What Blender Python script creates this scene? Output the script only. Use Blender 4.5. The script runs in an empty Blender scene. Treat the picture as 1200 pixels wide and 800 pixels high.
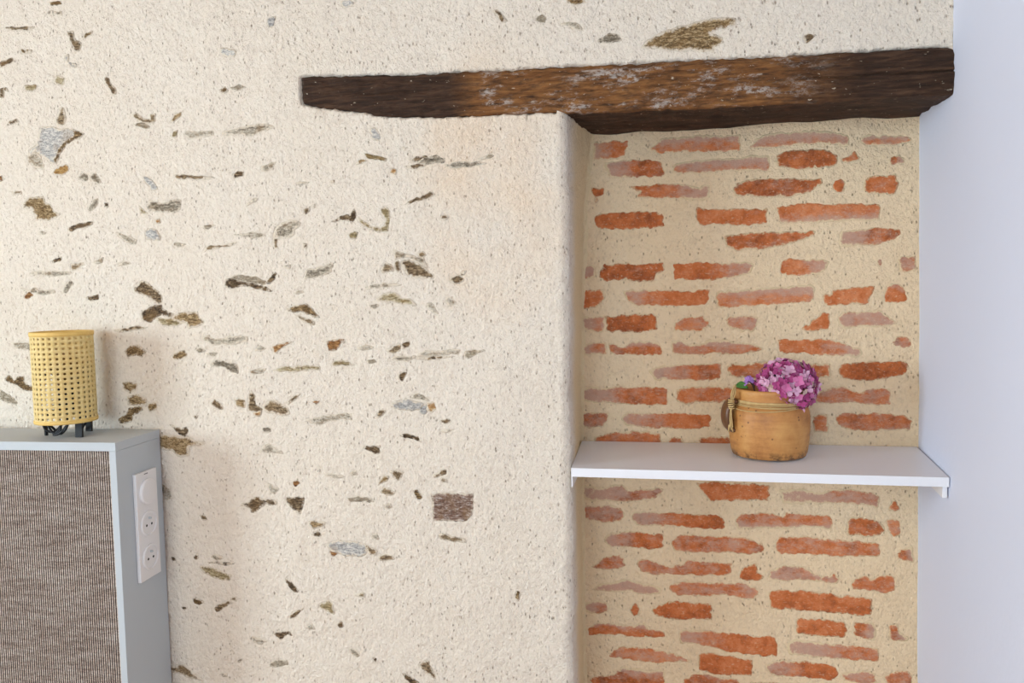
import bpy, bmesh, math, random
import numpy as np
from mathutils import Vector, Matrix
from mathutils.geometry import delaunay_2d_cdt

random.seed(7)
sc = bpy.context.scene
COL = sc.collection

# ------------------------------------------------------------------ camera
# vanishing points of the wall's horizontal direction and of its normal, in the 1200x800 frame
_a = np.array([-3400. - 600, 415. - 400]); _b = np.array([810. - 600, 335. - 400])
F = math.sqrt(-(_a @ _b))
_X = -np.array([_a[0], _a[1], F]); _X /= np.linalg.norm(_X)
_Y = np.array([_b[0], _b[1], F]); _Y /= np.linalg.norm(_Y)
_Z = np.cross(_X, _Y)
R = np.stack([_X, _Y, _Z])                      # world axes (rows) in camera axes: right, down, forward
CAM = np.array([0., -1.6, 1.4])
cam = bpy.data.cameras.new('camera'); camo = bpy.data.objects.new('camera', cam); COL.objects.link(camo)
cam.sensor_width = 36; cam.lens = F / 1200 * 36; cam.clip_start = .02
_M = Matrix([[R[i][0], -R[i][1], -R[i][2], CAM[i]] for i in range(3)] + [[0, 0, 0, 1]])
camo.matrix_world = _M
sc.camera = camo

def ray(px, py): return R @ np.array([(px - 600) / F, (py - 400) / F, 1.])
def onY(px, py, Y): d = ray(px, py); return CAM + d * ((Y - CAM[1]) / d[1])
def onZ(px, py, Z): d = ray(px, py); return CAM + d * ((Z - CAM[2]) / d[2])
def onX(px, py, X): d = ray(px, py); return CAM + d * ((X - CAM[0]) / d[0])

# ------------------------------------------------------------------ world, lights, exposure
w = bpy.data.worlds.new('World'); sc.world = w; w.use_nodes = True
w.node_tree.nodes['Background'].inputs[0].default_value = (.62, .78, 1., 1)
w.node_tree.nodes['Background'].inputs[1].default_value = 1.0
def area(name, loc, rot, sx, sy, power, color):
    l = bpy.data.lights.new(name, 'AREA'); l.shape = 'RECTANGLE'; l.size = sx; l.size_y = sy
    l.energy = power; l.color = color
    o = bpy.data.objects.new(name, l); COL.objects.link(o); o.location = loc; o.rotation_euler = rot
    return o
# daylight entering the side window and the window behind the camera; an added warm overhead fill, no fixture
area('daylight_side', (-3.62, -2.0, 1.55), (0, -math.pi / 2, 0), 1.25, 1.3, 84, (.74, .90, 1.))
area('daylight_rear', (-.85, -4.22, 1.5), (math.pi / 2, 0, 0), 1.6, 1.4, 42, (.74, .90, 1.))
area('overhead_fill', (-1.4, -2.2, 2.5), (0, 0, 0), .5, .5, 8, (1., .84, .62))
vs = sc.view_settings
vs.view_transform = 'Standard'; vs.look = 'None'; vs.gamma = 1; vs.use_curve_mapping = False
vs.exposure = 0.52

# ------------------------------------------------------------------ helpers
YB = .235                                        # depth of the niche
def srgb(r, g, b):
    f = lambda c: c / 12.92 if c <= .04045 else ((c + .055) / 1.055) ** 2.4
    return (f(r / 255), f(g / 255), f(b / 255), 1)

class N:                                         # a small node-tree writer
    def __init__(s, name):
        s.m = bpy.data.materials.new(name); s.m.use_nodes = True
        s.t = s.m.node_tree; s.b = s.t.nodes['Principled BSDF']; s.co = s.t.nodes.new('ShaderNodeTexCoord').outputs['Object']
    def put(s, sock, v):
        if isinstance(v, bpy.types.NodeSocket): s.t.links.new(v, sock)
        else: sock.default_value = v
    def map(s, scale=(1, 1, 1), loc=(0, 0, 0), rot=(0, 0, 0), src=None):
        n = s.t.nodes.new('ShaderNodeMapping'); s.put(n.inputs[0], src or s.co)
        n.inputs['Scale'].default_value = scale; n.inputs['Location'].default_value = loc; n.inputs['Rotation'].default_value = rot
        return n.outputs[0]
    def noise(s, scale, detail=4, rough=.55, vec=None, out='Fac', dist=0):
        n = s.t.nodes.new('ShaderNodeTexNoise'); s.put(n.inputs['Vector'], vec or s.co)
        n.inputs['Scale'].default_value = scale; n.inputs['Detail'].default_value = detail; n.inputs['Roughness'].default_value = rough
        n.inputs['Distortion'].default_value = dist
        return n.outputs[out]
    def voro(s, scale, vec=None, out='Distance', rnd=1):
        n = s.t.nodes.new('ShaderNodeTexVoronoi'); s.put(n.inputs['Vector'], vec or s.co)
        n.inputs['Scale'].default_value = scale; n.inputs['Randomness'].default_value = rnd
        return n.outputs[out]
    def wave(s, scale, axis='X', vec=None, dist=0, prof='SIN'):
        n = s.t.nodes.new('ShaderNodeTexWave'); s.put(n.inputs['Vector'], vec or s.co)
        n.bands_direction = axis; n.wave_profile = prof; n.inputs['Scale'].default_value = scale; n.inputs['Distortion'].default_value = dist
        return n.outputs['Fac']
    def ramp(s, fac, *stops):
        n = s.t.nodes.new('ShaderNodeValToRGB'); s.put(n.inputs[0], fac); e = n.color_ramp.elements
        while len(e) < len(stops): e.new(.5)
        for q, (p, c) in zip(e, stops): q.position = p; q.color = c if len(c) == 4 else (*c, 1)
        return n.outputs[0]
    def step(s, fac, a, b):
        n = s.t.nodes.new('ShaderNodeMapRange'); n.interpolation_type = 'SMOOTHSTEP'; s.put(n.inputs[0], fac)
        n.inputs[1].default_value = a; n.inputs[2].default_value = b; return n.outputs[0]
    def mix(s, fac, a, b, mode='MIX'):
        n = s.t.nodes.new('ShaderNodeMix'); n.data_type = 'RGBA'; n.blend_type = mode
        s.put(n.inputs['Factor'], fac); s.put(n.inputs['A'], a); s.put(n.inputs['B'], b); return n.outputs['Result']
    def math(s, op, a, b=0.): 
        n = s.t.nodes.new('ShaderNodeMath'); n.operation = op; s.put(n.inputs[0], a); s.put(n.inputs[1], b); return n.outputs[0]
    def attr(s, name):
        n = s.t.nodes.new('ShaderNodeAttribute'); n.attribute_name = name; return n.outputs['Fac']
    def xyz(s, ax, src=None):
        n = s.t.nodes.new('ShaderNodeSeparateXYZ'); s.put(n.inputs[0], src or s.co); return n.outputs[ax]
    def rnd(s): return s.t.nodes.new('ShaderNodeObjectInfo').outputs['Random']
    def bump(s, h, dist, strength=1.):
        n = s.t.nodes.new('ShaderNodeBump'); s.put(n.inputs['Height'], h); n.inputs['Distance'].default_value = dist
        n.inputs['Strength'].default_value = strength
        prev = s.b.inputs['Normal'].links
        if prev: s.t.links.new(prev[0].from_socket, n.inputs['Normal'])
        s.t.links.new(n.outputs[0], s.b.inputs['Normal'])
    def fin(s, color, rough=.8, metal=0., spec=.3):
        s.put(s.b.inputs['Base Color'], color); s.put(s.b.inputs['Roughness'], rough)
        s.b.inputs['Metallic'].default_value = metal; s.b.inputs['Specular IOR Level'].default_value = spec
        return s.m

def mesh_obj(name, verts, faces, mat, parent=None, smooth=False):
    me = bpy.data.meshes.new(name); me.from_pydata([tuple(map(float, v)) for v in verts], [], [tuple(map(int, f)) for f in faces]); me.update()
    return link(name, me, mat, parent, smooth)
def link(name, me, mat, parent=None, smooth=False):
    if smooth: me.polygons.foreach_set('use_smooth', [True] * len(me.polygons))
    if mat is not None and not me.materials: me.materials.append(mat)
    o = bpy.data.objects.new(name, me); COL.objects.link(o)
    if parent is not None: o.parent = parent
    return o
def bm_obj(name, bm, mat, parent=None, smooth=False, bevel=0, seg=2):
    if bevel:
        bmesh.ops.bevel(bm, geom=list(bm.edges), offset=bevel, segments=seg, profile=.6, affect='EDGES', clamp_overlap=True)
    bmesh.ops.recalc_face_normals(bm, faces=bm.faces)
    me = bpy.data.meshes.new(name); bm.to_mesh(me); bm.free()
    return link(name, me, mat, parent, smooth)
def box_bm(x0, x1, y0, y1, z0, z1, bm=None):
    bm = bm or bmesh.new()
    v = [bm.verts.new((x, y, z)) for x in (x0, x1) for y in (y0, y1) for z in (z0, z1)]
    for f in ((0, 1, 3, 2), (4, 6, 7, 5), (0, 4, 5, 1), (2, 3, 7, 6), (0, 2, 6, 4), (1, 5, 7, 3)): bm.faces.new([v[i] for i in f])
    return bm
def tube(bm, pts, rad, n=8, closed=False, cap=True):
    pts = [Vector(p) for p in pts]; rings = []; prev = None
    for i, p in enumerate(pts):
        a = pts[(i - 1) % len(pts)] if (closed or i > 0) else p
        b = pts[(i + 1) % len(pts)] if (closed or i < len(pts) - 1) else p
        t = (b - a).normalized()
        if prev is None: u = t.orthogonal().normalized()
        else:
            u = prev - t * prev.dot(t); u = u.normalized() if u.length > 1e-6 else t.orthogonal().normalized()
        prev = u; v = t.cross(u); r = rad[i] if hasattr(rad, '__len__') else rad
        rings.append([bm.verts.new(p + (u * math.cos(k * 2 * math.pi / n) + v * math.sin(k * 2 * math.pi / n)) * r) for k in range(n)])
    m = len(rings)
    for i in range(m if closed else m - 1):
        A, B = rings[i], rings[(i + 1) % m]
        for k in range(n): bm.faces.new((A[k], A[(k + 1) % n], B[(k + 1) % n], B[k]))
    if cap and not closed: bm.faces.new(rings[0][::-1]); bm.faces.new(rings[-1])
    return bm
def lathe(bm, prof, n=48, axis='Z', c=(0, 0, 0)):
    rings = []
    for r, h in prof:
        ring = []
        for k in range(n):
            a = k * 2 * math.pi / n; p = (r * math.cos(a), r * math.sin(a), h)
            if axis == 'X': p = (h, r * math.cos(a), r * math.sin(a))
            ring.append(bm.verts.new((p[0] + c[0], p[1] + c[1], p[2] + c[2])))
        rings.append(ring)
    for A, B in zip(rings, rings[1:]):
        for k in range(n): bm.faces.new((A[k], A[(k + 1) % n], B[(k + 1) % n], B[k]))
    bm.faces.new(rings[0][::-1]); bm.faces.new(rings[-1])
    return bm
def tag(o, label, cat, group=None):
    o['label'] = label; o['category'] = cat
    if group: o['group'] = group
    return o
def struct(o): o['kind'] = 'structure'; return o
def empty(name, loc, rz=0):
    o = bpy.data.objects.new(name, None); COL.objects.link(o); o.location = loc; o.rotation_euler = (0, 0, rz); o.empty_display_size = .05
    return o

_rs = np.random.RandomState(3); _tab = _rs.rand(256, 256)
def vnoise(x, y, scale, seed=0):
    x = np.asarray(x, float) * scale + 17.3 * seed + 1000; y = np.asarray(y, float) * scale + 31.7 * seed + 1000
    i = np.floor(x).astype(int); j = np.floor(y).astype(int); u = x - i; v = y - j
    u = u * u * (3 - 2 * u); v = v * v * (3 - 2 * v)
    g = lambda a, b: _tab[a & 255, b & 255]
    return (g(i, j) * (1 - u) * (1 - v) + g(i + 1, j) * u * (1 - v) + g(i, j + 1) * (1 - u) * v + g(i + 1, j + 1) * u * v) * 2 - 1
def fbm(x, y, scale, oct=3, seed=0):
    s = 0; a = 1.
    for k in range(oct): s = s + a * vnoise(x, y, scale * 2.03 ** k, seed + k); a *= .5
    return s
def hlow(x, z): return .0035 * fbm(x, z, 4.2, 2, 1) + .0012 * fbm(x, z, 16, 2, 5)
def hhigh(x, z):
    g = fbm(x, z, 120, 2, 11)
    return .0008 * fbm(x, z, 45, 2, 8) + .0010 * g + .0005 * vnoise(x * .7 + z * .7, z * .9 - x * .5, 190, 21)

# ------------------------------------------------------------------ materials
def plaster_mat(name, c0, c1, speck, stain=None):
    n = N(name)
    c = n.mix(n.noise(3.2, 5, .6), c0, c1)
    fine = n.noise(300, 4, .62); mid = n.noise(150, 3, .6, vec=n.map((1, 1, .7), rot=(0, .6, 0)))
    c = n.mix(n.math('MULTIPLY', n.step(n.noise(40, 4, .7), .5, .75), .14), c, speck)
    c = n.mix(n.math('MULTIPLY', n.step(mid, .48, .30), .14), c, speck)
    d = n.voro(135, n.map((1, 1, .5), rot=(0, .6, 0))); sel = n.noise(75, 2, .5)
    pit = n.math('MULTIPLY', n.math('SUBTRACT', 1., n.step(d, .10, .30)), n.step(sel, .46, .62))
    c = n.mix(n.math('MULTIPLY', pit, .60), c, speck)
    if stain:                                       # the reveal carries the niche's ochre coat
        c = n.mix(n.step(n.math('ADD', n.xyz(1), n.math('MULTIPLY', n.noise(18, 4, .6), .05)), .045, .15), c, srgb(240, 217, 176))
        px, pz, rx, rz, col, amt = stain
        dx = n.math('DIVIDE', n.math('SUBTRACT', n.xyz(0), px), rx); dz = n.math('DIVIDE', n.math('SUBTRACT', n.xyz(2), pz), rz)
        r = n.math('ADD', n.math('MULTIPLY', dx, dx), n.math('MULTIPLY', dz, dz))
        msk = n.math('MULTIPLY', n.math('SUBTRACT', 1., n.step(r, .1, 1.)), n.math('MULTIPLY', n.step(n.noise(5, 3, .5), .25, .8), amt))
        c = n.mix(msk, c, col)
    n.bump(mid, .0055); n.bump(fine, .003); n.bump(n.math('SUBTRACT', 1., pit), .002)
    return n.fin(c, .95, spec=.15)
M_plaster = plaster_mat('lime_plaster', srgb(238, 225, 207), srgb(244, 234, 220), srgb(150, 122, 92),
                        (-.40, 1.62, .20, .34, srgb(240, 204, 164), .5))
M_mortar = plaster_mat('niche_mortar', srgb(243, 214, 174), srgb(248, 225, 192), srgb(150, 118, 84))
def paint(name, c, rough=.5, bump=.00015, sc_=140):
    n = N(name); n.bump(n.noise(sc_, 3, .5), bump)
    return n.fin(n.mix(n.math('MULTIPLY', n.noise(2.5, 3), .06), c, (c[0] * .8, c[1] * .8, c[2] * .8, 1)), rough)
M_white = paint('white_wall_paint', srgb(222, 228, 246), .75, .0004, 60)
M_shelf = paint('white_melamine', srgb(236, 237, 242), .32, .00004)
M_grey = paint('pale_grey_paint', srgb(188, 195, 200), .55, .0001, 300)
M_plate = paint('white_plastic', srgb(232, 230, 230), .3, .00001)
M_black = paint('black_metal', srgb(26, 26, 28), .45, .00005)
M_hole = paint('black_hole', srgb(12, 12, 12), .7, .00001)
M_ceil = paint('ceiling_white', srgb(238, 236, 230), .9)
n = N('oak_floor'); M_floor = n.fin(n.mix(n.noise(5, 4, vec=n.map((1, 12, 1))), srgb(150, 105, 65), srgb(190, 145, 98)), .5)

def stone_mat(name, a, b, c, along=55):
    n = N(name)
    strata = n.noise(70, 6, .75, vec=n.map((1, 1, 3.2), rot=(0, .2, 0)), dist=.5)
    col = n.ramp(n.math('ADD', strata, n.math('MULTIPLY', n.math('SUBTRACT', n.rnd(), .5), .14)), (.38, a), (.5, b), (.60, c))
    col = n.mix(n.math('MULTIPLY', n.step(n.noise(230, 5, .8), .48, .62), .65), col, tuple(v * .30 for v in a[:3]) + (1,))
    col = n.mix(n.math('MULTIPLY', n.step(n.noise(24, 3, .6), .50, .66), .30), col, srgb(150, 116, 72))
    film = n.math('ADD', n.math('SUBTRACT', n.noise(110, 6, .8), n.math('MULTIPLY', n.attr('edge'), .36)), n.math('MULTIPLY', n.math('SUBTRACT', n.rnd(), .5), .14))
    col = n.mix(n.step(film, .27, .52), col, srgb(224, 211, 192))
    n.bump(n.noise(90, 5, .7, vec=n.map((1, 1, 2.5))), .0025)
    return n.fin(col, .85, spec=.25)
TONE = {
 'D': stone_mat('stone_dark', srgb(60, 47, 34), srgb(118, 97, 72), srgb(168, 147, 117)),
 'G': stone_mat('stone_grey', srgb(98, 88, 74), srgb(152, 141, 124), srgb(204, 193, 174)),
 'B': stone_mat('stone_blue_grey', srgb(152, 150, 148), srgb(188, 185, 180), srgb(226, 220, 210)),
 'O': stone_mat('stone_ochre', srgb(80, 62, 42), srgb(134, 108, 72), srgb(186, 162, 124)),
 'Y': stone_mat('stone_olive', srgb(110, 94, 64), srgb(154, 136, 100), srgb(194, 180, 148)),
 'T': stone_mat('stone_tan', srgb(140, 126, 106), srgb(178, 166, 146), srgb(208, 199, 184)),
 'R': stone_mat('stone_rust', srgb(112, 74, 42), srgb(164, 116, 70), srgb(206, 172, 124)),
 'M': stone_mat('stone_mustard', srgb(150, 112, 62), srgb(186, 148, 92), srgb(212, 182, 132)),
 'W': stone_mat('stone_mauve', srgb(112, 84, 70), srgb(160, 138, 124), srgb(206, 200, 196)),
}
n = N('old_brick')
rust = n.ramp(n.math('ADD', n.math('MULTIPLY', n.noise(40, 6, .72), .85), n.math('MULTIPLY', n.rnd(), .16)),
              (.32, srgb(146, 80, 48)), (.50, srgb(200, 112, 64)), (.70, srgb(222, 144, 98)))
rust = n.mix(n.math('MULTIPLY', n.step(n.noise(190, 4, .7), .58, .74), .45), rust, srgb(112, 66, 46))
fade = n.attr('fade')
f1 = n.math('ADD', n.math('MULTIPLY', n.math('SUBTRACT', n.noise(52, 7, .78, vec=n.map((.7, 1, 1.2))), .5), 1.6), fade)
col = n.mix(n.math('MULTIPLY', n.step(f1, .16, .66), .76), rust, srgb(200, 168, 150))
f2 = n.math('ADD', n.math('SUBTRACT', n.noise(120, 7, .82), n.math('MULTIPLY', n.attr('edge'), .42)), n.math('MULTIPLY', fade, .36))
col = n.mix(n.step(f2, .38, .60), col, srgb(230, 207, 168))
fleck = n.step(n.noise(170, 5, .8, vec=n.map((.7, 1, 1.3))), .57, .64)
col = n.mix(n.math('MULTIPLY', fleck, .5), col, srgb(226, 200, 168))
n.bump(n.noise(140, 6, .75), .003)
M_brick = n.fin(col, .9, spec=.2)

n = N('weathered_beam')
g = n.noise(9, 7, .7, vec=n.map((1.4, 3, 14)), dist=.4)
g2 = n.noise(30, 6, .7, vec=n.map((1, 3, 5)))
x = n.xyz(0)
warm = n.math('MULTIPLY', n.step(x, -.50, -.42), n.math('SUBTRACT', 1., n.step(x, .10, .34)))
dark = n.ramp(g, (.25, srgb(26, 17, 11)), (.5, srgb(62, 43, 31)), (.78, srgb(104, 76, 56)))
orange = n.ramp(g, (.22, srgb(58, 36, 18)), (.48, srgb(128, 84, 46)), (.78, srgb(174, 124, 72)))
lit_face = n.step(n.xyz(1), .014, .006)          # orange on the face only, so the underside's shade is in the colour
c = n.mix(n.math('MULTIPLY', n.math('MULTIPLY', warm, lit_face), n.step(g2, .25, .6)), dark, orange)
resid = n.math('MULTIPLY', n.step(n.noise(16, 7, .75, vec=n.map((.5, 1, 1.6))), .49, .62), n.step(n.noise(110, 4, .8, vec=n.map((.5, 1, 1))), .44, .58))
rm = n.math('MULTIPLY', n.math('MULTIPLY', lit_face, n.step(x, -.43, -.41)), n.math('SUBTRACT', 1., n.step(x, .10, .3)))
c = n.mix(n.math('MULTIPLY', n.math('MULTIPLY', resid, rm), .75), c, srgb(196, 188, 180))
spots = n.math('MULTIPLY', n.step(n.noise(140, 3, .7, vec=n.map((.5, 1, 1))), .67, .72), .8)
c = n.mix(spots, c, srgb(205, 190, 168))
n.bump(g, .006); n.bump(n.noise(180, 4, .7, vec=n.map((.15, 1, 1))), .0015)
M_beam = n.fin(c, .72, spec=.25)

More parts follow.
